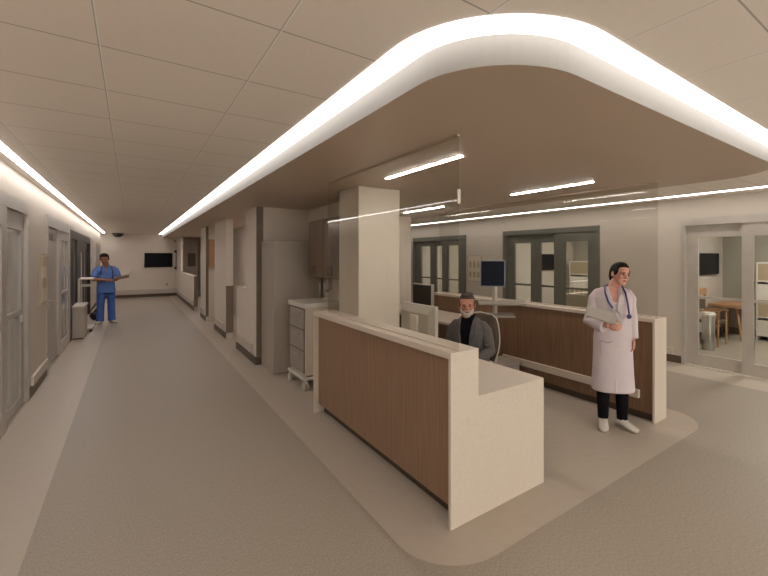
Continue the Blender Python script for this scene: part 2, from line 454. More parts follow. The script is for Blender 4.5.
core_stub('wall_core_west', 15.08, 19.3, 1.70, 1.10)
struct(box('trim_13', (XC, 1.70, 15.066, 15.092, .122, 1.10), WGD)); struct(box('trim_14', (XC, 1.70, 15.064, 15.092, .0017, .122), RAILM))
core_stub('wall_core_west', 19.3, YF, 1.66, ZS)
# inner walls of the core
b = MB(); b.box(2.43, 2.53, 4.79, YF, 0, ZS); struct(build('wall_core_inner', b, WALLC))
b = MB(); b.box(1.702, 2.43, 6.96, 7.06, 0, ZS); struct(build('wall_core_south', b, WALLC))
b = MB(); b.box(2.53, 4.53, 6.93, 7.05, 0, ZS); struct(build('wall_core_east', b, WALLC))
struct(box('baseboard_core', (2.53, 4.53, 6.918, 6.93, .0017, .12), BASEB))
# square column at the end of the front desk
struct(box('wall_column', (2.04, 2.58, 4.196, 4.734, 0, ZS), WALLC, bev=.006))

# ------------------------------------------------------------------ wall-hung and corridor things
t = thing('television', 'black flat television on the far end wall of the corridor', 'television', (.945, YF, 1.57))
box('casing', (.443, 1.446, YF - .05, YF - .002, 1.262, 1.88), BLACK, t, bev=.006); box('screen', (.458, 1.431, YF - .053, YF - .05, 1.277, 1.865), SCREEN, t)
t = thing('wall_bracket', 'tall pale wall bracket with two black knobs right of the far television', 'bracket', (1.56, YF, 1.8))
box('back_plate', (1.50, 1.585, YF - .03, YF - .002, 1.12, 2.46), WHITE, t)
for z in (1.95, 1.22):
    b = MB(); b.cyl((1.56, YF - .03, z), (1.56, YF - .10, z), .06, 16); build('knob', b, BLACK, t, smooth='auto')
b = MB(); b.cyl((1.575, YF - .06, 1.22), (1.575, YF - .06, 1.95), .012, 10); build('rod', b, DARKF, t)
b = MB(); b.box(1.49, 1.585, YF - .05, YF - .03, 2.36, 2.46); build('cap', b, GREYD, t)
t = thing('power_outlet', 'small outlet plate low on the far end wall', 'outlet', (1.24, YF, .5))
box('cover_plate', (1.19, 1.29, YF - .012, YF - .002, .44, .58), CREAM, t); box('socket', (1.215, 1.265, YF - .016, YF - .012, .47, .55), GREYD, t)
t = thing('notice_board', 'grey-brown square panel on the far wall behind the half wall', 'panel', (2.17, YF, 1.75))
box('frame', (2.02, 2.32, YF - .03, YF - .002, 1.28, 1.87), WGD, t); box('panel', (2.03, 2.31, YF - .034, YF - .03, 1.29, 1.86), WGD, t)
t = thing('ceiling_camera', 'dark half dome camera under the corridor ceiling at the far end', 'camera', (-.435, 21.0, ZC))
b = MB(); b.lathe([(.0, -.17), (.06, -.165), (.12, -.14), (.165, -.09), (.185, -.03)], (-.435, 21.0, ZC)); build('dome', b, mat('smoked_dome', (.05, .04, .03), .3), t, smooth=True)
b = MB(); b.lathe([(.195, -.03), (.20, -.02), (.20, -.001), (.19, 0)], (-.435, 21.0, ZC)); build('rim', b, DARKF, t)

def gas_panel(label, x, s, y0, y1, z0, z1, squares):
    t = thing('wall_panel', label, 'panel', (x, (y0 + y1) / 2, z0))
    box('back_plate', (x + s * .002, x + s * .016, y0, y1, z0, z1), CREAM, t, bev=.003)
    f = MB()
    for a, bq, c, d in ((y0 - .015, y0, z0 - .015, z1 + .015), (y1, y1 + .015, z0 - .015, z1 + .015), (y0, y1, z0 - .015, z0), (y0, y1, z1, z1 + .015)):
        f.box(x + s * .001, x + s * .02, a, bq, c, d)
    build('frame', f, TAN, t)
    return t
t = gas_panel('cream wall panel with tan squares on the left wall between the two pale doors', XL, 1, 7.66, 8.2, 1.10, 1.765, None)
for k, (za, zb) in enumerate(((1.60, 1.74), (1.46, 1.58), (1.30, 1.44), (1.14, 1.28))):
    box('insert', (XL + .016, XL + .022, 7.78, 8.12, za, zb), TAN if k % 2 == 0 else CREAM, t)
t = gas_panel('cream outlet panel with ovals and boxes on the right wall beside the monitor cart', XR, -1, 7.63, 8.12, 1.10, 1.745, None)
for k in range(3):
    yy = 8.03 - k * .155
    b = MB(); b.ell((XR - .018, yy, 1.53), (.008, .05, .10)); build('oval_outlet', b, TAN, t, smooth=True)
for k in range(3):
    yy = 8.03 - k * .155
    box('socket', (XR - .022, XR - .016, yy - .045, yy + .045, 1.2, 1.34), TAN, t); 
t = thing('dispenser', 'white hand sanitiser dispenser on the dark framed opening of the left corridor wall', 'dispenser', (-.95, 16.35, 1.25))
box('body', (XL + .002, XL + .10, 16.25, 16.45, 1.30, 1.72), WHITE, t, bev=.02); box('drip_tray', (XL + .002, XL + .11, 16.26, 16.44, 1.26, 1.29), LIGHTG, t)

# grey cabinet beside the dark opening
t = thing('low_cabinet', 'low grey cabinet with pale top against the left wall', 'cabinet', (-.9, 11.75, 0))
box('body', (-.985, -.80, 11.33, 12.2, .03, .66), GREYM, t, bev=.006); box('top', (-.988, -.785, 11.31, 12.22, .66, .70), RAILM, t, bev=.005)
box('plinth', (-.98, -.81, 11.35, 12.18, .0, .03), PLINTH, t); box('door', (-.965, -.825, 11.318, 11.33, .06, .64), GREYM, t, bev=.003)
# white overbed table
t = thing('overbed_table', 'white overbed table on a single post by the left wall behind the low grey cabinet', 'table', (-.85, 12.6, 0))
x0, x1, y0, y1 = -.955, -.72, 12.35, 12.95
b = MB(); b.tube([(x0, y0, 1.22), (x1, y0, 1.22), (x1, y1, 1.22), (x0, y1, 1.22), (x0, y0, 1.22)], .016, 8); b.tube([(x0, y0, 1.06), (x1, y0, 1.06)], .013, 8); b.tube([(x0, y1, 1.22), (x0, y1, 1.06), (x1, y1, 1.06)], .013, 8)
build('top_frame', b, WHITE, t)
box('tabletop', (x0, x1, y0, y1, 1.222, 1.24), WHITE, t)
b = MB(); b.tube([(x0, y0, .06), (x0, y0, 1.22)], .022, 8); b.tube([(x0, y1, .06), (x0, y1, 1.22)], .018, 8); build('post', b, WHITE, t)
base = box('base', (x0 - .015, x1, y0 - .03, y1 + .03, .06, .09), WHITE, t, bev=.006)
for (x, y) in ((x0 + .02, y0), (x1 - .03, y0), (x0 + .02, y1), (x1 - .03, y1)):
    b = MB(); b.cyl((x - .014, y, .031), (x + .014, y, .031), .03, 12); b.cyl((x, y, .031), (x, y, .06), .006, 6); build('caster', b, RUBBER, base)
# black bag
b = MB(); b.ell((-.80, 14.6, .115), (.12, .15, .115)); b.ell((-.73, 14.65, .17), (.07, .09, .10)); b.tube([(-.80, 14.6, .2), (-.78, 14.61, .27), (-.76, 14.63, .29)], [.05, .025, .035], 8)
tag(build('bag', b, BLACK, smooth=True), 'small black bag lying on the floor left of the nurse in blue', 'bag')

# tall grey fridge-like cabinet
t = thing('tall_cabinet', 'tall plain grey cabinet beside the brown corner guard', 'cabinet', (2.02, 6.58, 0))
box('body', (1.667, 2.395, 6.26, 6.93, .0, 1.978), GREYM, t, bev=.004); box('door', (1.667, 2.395, 6.234, 6.258, .02, 1.97), GREYM, t, bev=.004)
b = MB(); b.tube([(2.34, 6.234, .95), (2.34, 6.195, .97), (2.34, 6.195, 1.33), (2.34, 6.234, 1.35)], .009, 8); build('handle', b, STEEL, t)
# wall cabinets
for k, (ya, yb, lb) in enumerate(((5.42, 6.0, 'brown wall cabinet hung right beside the tall grey cabinet'), (4.83, 5.41, 'brown wall cabinet half hidden by the square column'))):
    t = thing('wall_cabinet', lb, 'cabinet', (2.26, (ya + yb) / 2, 1.445), 0)
    box('body', (2.118, 2.428, ya, yb, 1.445, 2.26), CABW, t)
    for (da, db, hy) in ((ya + .003, (ya + yb) / 2 - .002, (ya + yb) / 2 - .05), ((ya + yb) / 2 + .002, yb - .003, (ya + yb) / 2 + .05)):
        d = box('door', (2.10, 2.118, da, db, 1.45, 2.255), CABW, t, bev=.002)
        b = MB(); b.tube([(2.10, hy, 1.50), (2.075, hy, 1.51), (2.075, hy, 1.59), (2.10, hy, 1.60)], .006, 8); build('handle', b, DARKF, d)
t = thing('dispenser', 'small grey soap dispenser on the wall under the brown cabinets', 'dispenser', (2.40, 5.95, 1.2))
box('body', (2.33, 2.428, 5.9, 6.0, 1.24, 1.41), LIGHTG, t, bev=.01); box('nozzle', (2.345, 2.385, 5.93, 5.97, 1.205, 1.24), GREYD, t)

# crash cart with three drawers
t = thing('drawer_cart', 'pale medical cart with three grey drawers on casters behind the front desk', 'cart', (2.07, 5.54, 0))
cx0, cx1, cy0, cy1 = 1.78, 2.36, 5.235, 5.86
b = MB(); b.box(cx0 + .02, cx1, cy0, cy1, .19, 1.07, .006); build('body', b, CREAM, t)
b = MB(); b.box(cx0 - .01, cx1 + .02, cy0 - .015, cy1 + .015, 1.07, 1.10, .006)
b.box(cx0 - .01, cx0 + .012, cy0 - .015, cy1 + .015, 1.10, 1.13); b.box(cx1, cx1 + .02, cy0 - .015, cy1 + .015, 1.10, 1.13)
b.box(cx0 + .012, cx1, cy0 - .015, cy0 + .007, 1.10, 1.13); b.box(cx0 + .012, cx1, cy1 - .007, cy1 + .015, 1.10, 1.13)
build('tray_top', b, WHITE, t)
for z0, z1 in ((.235, .50), (.515, .775), (.79, 1.05)):
    d = box('drawer', (cx0, cx0 + .02, cy0 + .045, cy1 - .02, z0, z1), GREYD, t, bev=.005)
    b = MB(); b.box(cx0 - .018, cx0, cy0 + .18, cy1 - .16, z1 - .07, z1 - .05); build('handle', b, GREYM, d)
box('base', (cx0 - .02, cx1 + .02, cy0 - .02, cy1 + .02, .135, .175), WHITE, t, bev=.012)
box('shadow_gap', (cx0 + .012, cx0 + .0205, cy0 + .04, cy1 - .015, .22, 1.06), PLINTH, t)
for (x, y) in ((cx0 + .02, cy0 + .02), (cx0 + .02, cy1 - .02), (cx1 - .04, cy0 + .02), (cx1 - .04, cy1 - .02)):
    b = MB(); b.box(x - .018, x + .018, y - .03, y + .03, .09, .14); b.cyl((x, y - .0, .10), (x, y, .14), .012, 8)
    c = build('caster', b, WHITE, t)
    b = MB(); b.cyl((x - .028, y, .055), (x - .014, y, .055), .055, 18); b.cyl((x + .014, y, .055), (x + .028, y, .055), .055, 18); build('wheel', b, LIGHTG, c)

# ------------------------------------------------------------------ front reception desk
DX0, DXU, DX1, DY0, DY1 = 1.62, 1.86, 2.542, 2.017, 4.438
t = thing('reception_desk', 'front reception desk with cream top and end panel and brown front', 'desk', (2.0, 3.2, 0))
b = MB()
poly = [(DX0, 0), (DX1, 0), (DX1, .808), (DXU, .808), (DXU, 1.13), (DX0, 1.13)]
vs0 = [b.bm.verts.new((x, DY0, z)) for x, z in poly]; vs1 = [b.bm.verts.new((x, DY0 + .023, z)) for x, z in poly]
b.bm.faces.new(vs0); b.bm.faces.new(list(reversed(vs1)))
for i in range(6): b.bm.faces.new((vs0[i], vs0[(i + 1) % 6], vs1[(i + 1) % 6], vs1[i]))
build('end_panel', b, STONE, t)
box('transaction_top', (DX0, DXU, DY0 + .024, DY1 + .024, 1.087, 1.13), STONE, t)
box('front_panel', (DX0 + .05, DX0 + .085, DY0 + .024, DY1 - .001, .105, 1.086), WOOD, t)
box('end_panel', (DX0, DXU, DY1, DY1 + .023, 0, 1.086), STONE, t)
box('plinth', (1.735, 1.80, DY0 + .024, DY1 - .001, 0, .104), PLINTH, t)
box('inner_panel', (DX0 + .086, DXU - .012, DY0 + .024, DY1 - .001, .105, 1.086), STONE, t)
box('worktop', (DXU - .011, DX1, DY0 + .024, 4.19, .768, .808), STONE, t)
box('support_panel', (DXU + .02, DX1 - .03, 4.15, 4.185, 0, .767), STONE, t)
t = thing('glass_screen', 'tall clear glass screen standing on the front reception desk', 'screen', (1.70, 3.12, 1.13))
box('pane', (1.695, 1.705, 2.035, 4.235, 1.142, ZS - .012), SCREENG, t)
box('bottom_channel', (1.692, 1.708, 2.035, 4.235, 1.13, 1.142), STONE, t); box('top_channel', (1.690, 1.710, 2.035, 4.235, ZS - .012, ZS), SOFFIT, t)
box('edge_clip', (1.688, 1.712, 2.028, 2.036, 2.09, 2.185), WHITE, t)

# monitor seen from behind
t = thing('computer_monitor', 'pale silver computer monitor seen from behind on the front desk', 'monitor', (2.17, 3.18, .808))
mz0, mz1 = .92, 1.295
b = MB()
def quadring(x, y0, y1, z0, z1): return [Vector((x, y0, z0)), Vector((x, y1, z0)), Vector((x, y1, z1)), Vector((x, y0, z1))]
b.loft([quadring(2.13, 2.985, 3.40, mz0 + .07, mz1 - .075), quadring(2.155, 2.905, 3.47, mz0, mz1), quadring(2.185, 2.90, 3.475, mz0, mz1)])
build('casing', b, LIGHTG, t); box('screen', (2.185, 2.188, 2.92, 3.455, mz0 + .015, mz1 - .015), SCREEN, t)
b = MB(); b.box(2.105, 2.13, 3.13, 3.24, .83, 1.20, .008); build('stand_neck', b, WHITE, t)
box('stand_foot', (2.06, 2.26, 3.05, 3.32, .8085, .83), LIGHTG, t, bev=.006)
b = MB(); b.tube([(2.115, 3.22, 1.18), (2.10, 3.235, 1.12), (2.11, 3.23, 1.0), (2.12, 3.245, .86), (2.10, 3.3, .815)], .006, 8); build('cable', b, LIGHTG, t)
t = thing('keyboard', 'black keyboard on the front desk before the seated man', 'keyboard', (2.36, 3.2, .808))
box('case', (2.29, 2.44, 2.99, 3.43, .8085, .825), BLACK, t, bev=.004)
b = MB()
for i in range(5):
    for j in range(14): b.box(2.30 + i * .027, 2.323 + i * .027, 3.0 + j * .0302, 3.026 + j * .0302, .825, .831)
build('keys', b, mat('key_grey', (.03, .03, .032), .5), t)

# ------------------------------------------------------------------ back desk on the right
EX0, EX1, EY0, EY1 = 4.346, 4.612, 2.02, 5.95
t = thing('back_desk', 'long rear counter with brown panelled side and cream top behind the standing doctor', 'desk', (4.48, 4.0, 0))
box('end_panel', (EX0, EX1, EY0, EY0 + .022, 0, 1.09), STONE, t)
box('counter_top', (EX0 - .01, EX1, EY0 + .023, EY1, 1.055, 1.09), STONE, t)
box('wood_panel', (EX0 + .012, EX0 + .05, EY0 + .023, EY1, .085, 1.054), WOODD, t)
box('outer_panel', (EX0 + .051, EX1 - .01, EY0 + .023, EY1, .085, 1.054), STONE, t)
box('plinth', (EX0 + .05, EX1 - .06, EY0 + .023, EY1, 0, .084), PLINTH, t)
box('bumper_rail', (EX0 - .03, EX0 + .011, 2.177, 4.18, .228, .315), STONE, t, bev=.006)
t = thing('glass_screen', 'tall clear glass screen standing on the rear counter behind the doctor', 'screen', (4.48, 4.0, 1.09))
box('pane', (4.475, 4.485, 2.05, 5.9, 1.102, ZS - .012), SCREENG, t)
box('bottom_channel', (4.472, 4.488, 2.05, 5.9, 1.09, 1.102), STONE, t); box('top_channel', (4.470, 4.490, 2.05, 5.9, ZS - .012, ZS), SOFFIT, t)
# worktop run behind the seated man
t = thing('work_table', 'cream work table along the rear counter behind the seated man', 'table', (3.95, 5.5, 0))
box('tabletop', (3.58, 4.33, 4.3, 6.86, .765, .80), STONE, t, bev=.004)
for y in (4.36, 6.76): box('leg_panel', (3.66, 4.30, y, y + .03, 0, .764), WOODD, t)
box('modesty_panel', (4.18, 4.20, 4.391, 6.759, .12, .764), WOODD, t)
# dark display at the far end
t = thing('wide_monitor', 'dark wide monitor beyond the far end of the rear counter', 'monitor', (4.27, 6.12, .8))
box('casing', (4.24, 4.30, 5.82, 6.42, .845, 1.24), LIGHTG, t, bev=.006); box('screen', (4.236, 4.24, 5.835, 6.405, .865, 1.22), mat('brown_screen', (.02, .015, .012), .45, spec=.15), t)
box('stand', (4.18, 4.32, 6.0, 6.25, .80, .845), LIGHTG, t)
# low grey box
t = thing('storage_box', 'low grey storage box on the floor in front of the rear counter', 'box', (4.02, 3.98, 0))
box('body', (3.80, 4.25, 3.785, 4.16, .0, .285), GREYD, t, bev=.006); box('lid', (3.795, 4.255, 3.78, 4.165, .285, .308), GREYM, t, bev=.006)
# computer cart with monitor on a pole
CX, CY = 3.86, 3.98 + .34
t = thing('computer_cart', 'pole cart carrying a small dark monitor and two trays before the rear counter', 'cart', (3.5, 3.62, 0))
px, py = 3.555, 3.56
b = MB(); b.box(px - .022, px + .022, py - .022, py + .022, .08, 1.52, .004); build('pole', b, LIGHTG, t)
b = MB()
for k in range(4):
    a = k * PI / 2 + .4; b.tube([(px, py, .10), (px + .26 * math.cos(a), py + .26 * math.sin(a), .075)], [.028, .018], 8)
base = build('base', b, LIGHTG, t)
for k in range(4):
    a = k * PI / 2 + .4; wx, wy = px + .26 * math.cos(a), py + .26 * math.sin(a)
    b = MB(); b.cyl((wx - .012, wy, .034), (wx + .012, wy, .034), .033, 14); b.cyl((wx, wy, .034), (wx, wy, .075), .007, 8); build('wheel', b, RUBBER, base)
def tilt_box(name, c, ang, lx, ly, z0, z1, m, par):
    b = MB(); b.box(-lx / 2, lx / 2, -ly / 2, ly / 2, z0, z1, .005); b.xform(Matrix.Translation((c[0], c[1], 0)) @ Matrix.Rotation(ang, 4, 'Z')); return build(name, b, m, par)
A0 = math.radians(-42)
TRAYM = mat('tray_taupe', (.26, .22, .18), .5)
tilt_box('tray', (px + .05, py - .06), A0, .56, .34, 1.165, 1.19, TRAYM, t)
tilt_box('keyboard_tray', (px - .02, py - .06), A0, .40, .30, 1.025, 1.045, TRAYM, t)
mon = tilt_box('monitor', (px - .045, py - .005), A0, .30, .04, 1.375, 1.70, mat('monitor_blue_grey', (.22, .24, .26), .4), t)
tilt_box('screen', (px - .045 - .0145, py - .005 - .0163), A0, .278, .006, 1.388, 1.688, mat('navy_screen', (.006, .007, .016), .45, spec=.12), mon)

# ------------------------------------------------------------------ office chair
def face_rot(fx, fy):   # rotation that turns local -Y towards (fx, fy)
    return math.atan2(fx, -fy)
MPX, MPY = 2.86, 3.25
mrz = face_rot(-.90, -.44)
t = thing('office_chair', 'dark brown office chair with pale edged backrest under the seated man', 'chair', (MPX, MPY, 0), mrz)
b = MB(); b.box(-.24, .24, -.24, .22, .395, .45, .022); build('seat', b, BROWNF, t, world=False, smooth='auto')
b = MB(); rings = []
for (z, y, w) in ((.60, .275, .20), (.70, .285, .235), (.80, .292, .25), (.90, .302, .245), (1.0, .318, .225), (1.06, .328, .20), (1.095, .335, .15)):
    pts = [Vector((-w, y - .05, z)), Vector((-w * .5, y - .015, z)), Vector((0, y, z)), Vector((w * .5, y - .015, z)), Vector((w, y - .05, z)),
           Vector((w, y - .015, z)), Vector((w * .5, y + .025, z)), Vector((0, y + .04, z)), Vector((-w * .5, y + .025, z)), Vector((-w, y - .015, z))]
    rings.append(pts)
bk = MB(); bk.loft(rings); back = build('backrest', bk, BROWNF, t, world=False, smooth=True)
edge = [Vector((r[5].x + .004, r[5].y - .018, r[5].z)) for r in rings] + [Vector((0, .353, 1.112))] + [Vector((r[0].x - .004, r[0].y + .018, r[0].z)) for r in reversed(rings)]
b = MB(); b.tube(edge, .007, 8); build('piping', b, RAILM, back, world=False)
b = MB(); b.tube([(0, .08, .375), (0, .27, .38), (0, .335, .50), (0, .345, .68)], .018, 8); build('back_post', b, BLACK, t, world=False)
b = MB(); b.cyl((0, 0, .08), (0, 0, .395), .028, 14); build('gas_column', b, BLACK, t, world=False)
b = MB()
for k in range(5):
    a = 2 * PI * k / 5 + .3; b.tube([(0, 0, .10), (.27 * math.cos(a), .27 * math.sin(a), .075)], [.03, .018], 8)
st = build('star_base', b, BLACK, t, world=False)
for k in range(5):
    a = 2 * PI * k / 5 + .3; wx, wy = .27 * math.cos(a), .27 * math.sin(a)
    b = MB(); b.cyl((wx - .02, wy, .03), (wx + .02, wy, .03), .03, 12); b.cyl((wx, wy, .03), (wx, wy, .075), .008, 8); build('caster', b, RUBBER, st, world=False)

# ------------------------------------------------------------------ room contents behind the glass doors
def room_light(y, lb):
    t = thing('ceiling_light', lb, 'light', (9.0, y, ZC), 0, 'room ceiling lights')
    box('frame', (8.1, 9.9, y - .33, y + .33, ZC - .012, ZC), WHITE, t); box('diffuser', (8.14, 9.86, y - .29, y + .29, ZC - .016, ZC - .012), ROOML, t)
room_light(1.7, 'flat ceiling light in the room behind the nearest glass door')
room_light(5.6, 'flat ceiling light in the room behind the middle glass door')
room_light(9.6, 'flat ceiling light in the room behind the farthest glass door')
t = thing('ceiling_light', 'flat ceiling light in the alcove behind the dark framed left door', 'light', (-1.7, 13.6, ZC), 0, 'room ceiling lights')
box('frame', (-2.0, -1.4, 12.6, 14.6, ZC - .012, ZC), WHITE, t); box('diffuser', (-1.96, -1.44, 12.64, 14.56, ZC - .016, ZC - .012), ROOML, t)
t = thing('television', 'black wall television seen through the nearest glass door', 'television', (9.4, 3.5, 1.6))
box('casing', (9.2, 10.46, 3.455, 3.498, 1.347, 1.813), BLACK, t, bev=.005); box('screen', (9.215, 10.445, 3.452, 3.455, 1.362, 1.798), SCREEN, t)
t = thing('television', 'black wall television seen through the middle glass door', 'television', (9.0, 7.46, 1.6))
box('casing', (9.15, 9.85, 7.415, 7.458, 1.34, 1.807), BLACK, t, bev=.005); box('screen', (9.165, 9.835, 7.412, 7.415, 1.355, 1.792), SCREEN, t)
# room C: table, chair, bin, bed, shelf unit
t = thing('wooden_table', 'orange wooden table with splayed legs behind the nearest glass door', 'table', (10.2, 3.1, 0))
box('tabletop', (9.72, 10.74, 2.86, 3.42, .69, .75), ORANGE, t, bev=.005)
for (xa, ya, xb, yb) in ((9.95, 2.98, 9.99, 2.90), (9.95, 3.30, 9.80, 3.36), (10.55, 2.98, 10.68, 2.90), (10.55, 3.30, 10.68, 3.36)):
    b = MB(); b.tube([(xa, ya, .69), (xb, yb, 0)], [.03, .022], 4); build('leg', b, ORANGE, t)
t = thing('wooden_chair', 'orange wooden chair with dark back pad beside the steel bin behind the glass door', 'chair', (9.15, 3.16, 0))
for x in (8.95, 9.38):
    for y in (2.98, 3.36):
        b = MB(); b.tube([(x, y, 0), (x, y, .66 if y < 3.2 else 1.08)], .02, 4); build('leg', b, ORANGE, t)
box('seat', (8.95, 9.38, 2.98, 3.36, .44, .49), BROWNF, t, bev=.01); box('backrest', (8.97, 9.36, 3.345, 3.38, .68, .93), BROWNF, t, bev=.008)
box('top_rail', (8.92, 9.41, 3.33, 3.39, .97, 1.10), ORANGE, t, bev=.008)
for x in (8.95, 9.38): box('armrest', (x - .03, x + .03, 2.95, 3.33, .66, .69), ORANGE, t)
t = thing('waste_bin', 'tall steel waste bin standing just inside the nearest glass door', 'bin', (8.60, 3.02, 0))
b = MB(); b.lathe([(.10, 0), (.105, .02), (.11, .62), (.105, .63)], (8.60, 3.02, 0)); build('body', b, STEEL, t, smooth='auto')
b = MB(); b.lathe([(.12, .63), (.125, .66), (.10, .70), (.0, .71)], (8.60, 3.02, 0)); build('lid', b, WHITE, t, smooth='auto')
def shelf_unit(lb, x0, x1, y0, y1, z0, z1):
    t = thing('shelf_unit', lb, 'shelf', ((x0 + x1) / 2, (y0 + y1) / 2, 0))
    box('side_panel', (x0, x1, y0, y0 + .03, 0, z1), WHITE, t); box('side_panel', (x0, x1, y1 - .03, y1, 0, z1), WHITE, t)
    n = 4
    for k in range(n + 1):
        z = z0 + (z1 - z0 - .03) * k / n; box('shelf', (x0, x1, y0 + .03, y1 - .03, z, z + .03), WHITE, t)
    for k in range(n):
        za = z0 + (z1 - z0 - .03) * k / n + .031; zb = z0 + (z1 - z0 - .03) * (k + 1) / n
        if k % 2: box('drawer', (x0 + .01, x1 - .02, y0 + .032, y1 - .032, za, zb - .002), TAN, t)
        else: box('drawer', (x0 + .005, x1 - .02, y0 + .032, y1 - .032, za, zb - .05), WHITE, t)
shelf_unit('white shelf unit with tan drawers at the right behind the nearest glass door', 10.35, 10.78, 1.9, 2.76, .10, 1.62)
shelf_unit('white shelf unit with tan drawers behind the middle glass door', 10.35, 10.78, 6.5, 7.28, .10, 1.60)
def bed(lb, x0, x1, y0, y1, ztop):
    t = thing('hospital_bed', lb, 'bed', ((x0 + x1) / 2, (y0 + y1) / 2, 0))
    box('frame', (x0, x1, y0, y1, .30, .40), STEEL, t); box('mattress', (x0 + .03, x1 - .04, y0 + .02, y1 - .02, .40, .58), SHEET, t, bev=.04)
    box('sheet', (x0 + .2, x1 - .5, y0 - .005, y1 + .005, .42, .60), SHEET, t, bev=.03)
    box('headboard', (x1 - .04, x1, y0, y1, .40, 1.0), CREAM, t, bev=.01); box('footboard', (x0, x0 + .03, y0, y1, .40, .85), CREAM, t, bev=.01)
    b = MB(); b.ell((x1 - .3, (y0 + y1) / 2, .64), (.2, .3, .07)); build('pillow', b, SHEET, t, smooth=True)
    for (y, o) in ((y0 - .02, -1), (y1 + .02, 1)):
        b = MB(); xa, xb = x0 + .5, x1 - .5
        b.tube([(xa, y, .38), (xa, y, ztop), (xb, y, ztop), (xb, y, .38)], .016, 8); b.tube([(xa, y, (.5 + ztop) / 2), (xb, y, (.5 + ztop) / 2)], .012, 8)
        for k in range(1, 5): b.tube([(xa + (xb - xa) * k / 5, y, .4), (xa + (xb - xa) * k / 5, y, ztop)], .01, 6)
        build('side_rail', b, WHITE, t)
    for x in (x0 + .1, x1 - .1):
        for y in (y0 + .08, y1 - .08):
            b = MB(); b.tube([(x, y, .30), (x, y, .09)], .02, 8); b.cyl((x - .02, y, .06), (x + .02, y, .06), .06, 14); build('caster', b, LIGHTG, t)
bed('hospital bed with white sheet at the right behind the nearest glass door', 8.25, 10.3, .85, 1.8, .95)
bed('hospital bed with white side rails behind the middle glass door', 8.3, 10.3, 5.2, 6.15, 1.1)

# ------------------------------------------------------------------ people
def remeshed(mb, vox, smooth_it=2):
    me = bpy.data.meshes.new('raw'); bmesh.ops.recalc_face_normals(mb.bm, faces=mb.bm.faces); mb.bm.to_mesh(me); mb.bm.free()
    o = bpy.data.objects.new('raw', me); COL.objects.link(o)
    r = o.modifiers.new('r', 'REMESH'); r.mode = 'VOXEL'; r.voxel_size = vox
    if smooth_it:
        s_ = o.modifiers.new('s', 'SMOOTH'); s_.factor = .5; s_.iterations = smooth_it
    dg = bpy.context.evaluated_depsgraph_get()
    out = bpy.data.meshes.new_from_object(o.evaluated_get(dg))
    bpy.data.objects.remove(o); bpy.data.meshes.remove(me)
    for p in out.polygons: p.use_smooth = True
    return out
def cut(me, mb):
    """boolean difference of a mesh with a cutter"""
    a = bpy.data.objects.new('a', me); COL.objects.link(a)
    cm = bpy.data.meshes.new('c'); bmesh.ops.recalc_face_normals(mb.bm, faces=mb.bm.faces); mb.bm.to_mesh(cm); mb.bm.free()
    c = bpy.data.objects.new('c', cm); COL.objects.link(c)
    m = a.modifiers.new('b', 'BOOLEAN'); m.operation = 'DIFFERENCE'; m.object = c; m.solver = 'EXACT'
    dg = bpy.context.evaluated_depsgraph_get()
    out = bpy.data.meshes.new_from_object(a.evaluated_get(dg))
    bpy.data.objects.remove(a); bpy.data.objects.remove(c); bpy.data.meshes.remove(cm)
    for p in out.polygons: p.use_smooth = True
    return out
def ringz(z, rx, ry, cx=0, cy=0, n=24, p=2.3):
    out = []
    for k in range(n):
        a = 2 * PI * k / n; c, s_ = math.cos(a), math.sin(a)
        out.append(Vector((cx + rx * math.copysign(abs(c) ** (2 / p), c), cy + ry * math.copysign(abs(s_) ** (2 / p), s_), z)))
    return out
def V(*a): return Vector(a)

HEADP = [(.0, .020, .022, -.060), (.012, .036, .036, -.052), (.03, .046, .054, -.034), (.055, .056, .071, -.018), (.085, .064, .083, -.006),
         (.115, .069, .091, .0), (.145, .072, .096, .003), (.175, .070, .093, .006), (.20, .058, .078, .009), (.216, .038, .052, .011), (.225, .012, .018, .012)]
def head_mesh(mb, M_, sx=1.0):
    """head with brow, nose, lips, ears; M_ places chin-origin head space into the figure"""
    h = MB()
    h.loft([ringz(z, rx * sx, ry, 0, cy, 24, 2.1) for z, rx, ry, cy in HEADP])
    h.tube([(0, -.088, .118), (0, -.104, .098), (0, -.112, .083), (0, -.095, .073)], [.009, .012, .015, .010], 10)
    h.ell((-.011, -.098, .079), (.009, .010, .008)); h.ell((.011, -.098, .079), (.009, .010, .008))
    h.ell((0, -.088, .052), (.024, .012, .006)); h.ell((0, -.086, .044), (.020, .011, .006))
    h.ell((0, -.080, .018), (.02, .014, .014))
    for s_ in (-1, 1):
        h.ell((s_ * .030, -.086, .126), (.026, .012, .008)); h.ell((s_ * .040, -.066, .085), (.02, .018, .02))
        h.ell((s_ * .074 * sx, .010, .10), (.010, .022, .032))
    h.tube([(0, .02, .06), (0, .025, -.02)], [.055, .055], 16)
    h.xform(M_)
    me = bpy.data.meshes.new('t'); h.bm.to_mesh(me); h.bm.free(); mb.bm.from_mesh(me); bpy.data.meshes.remove(me)

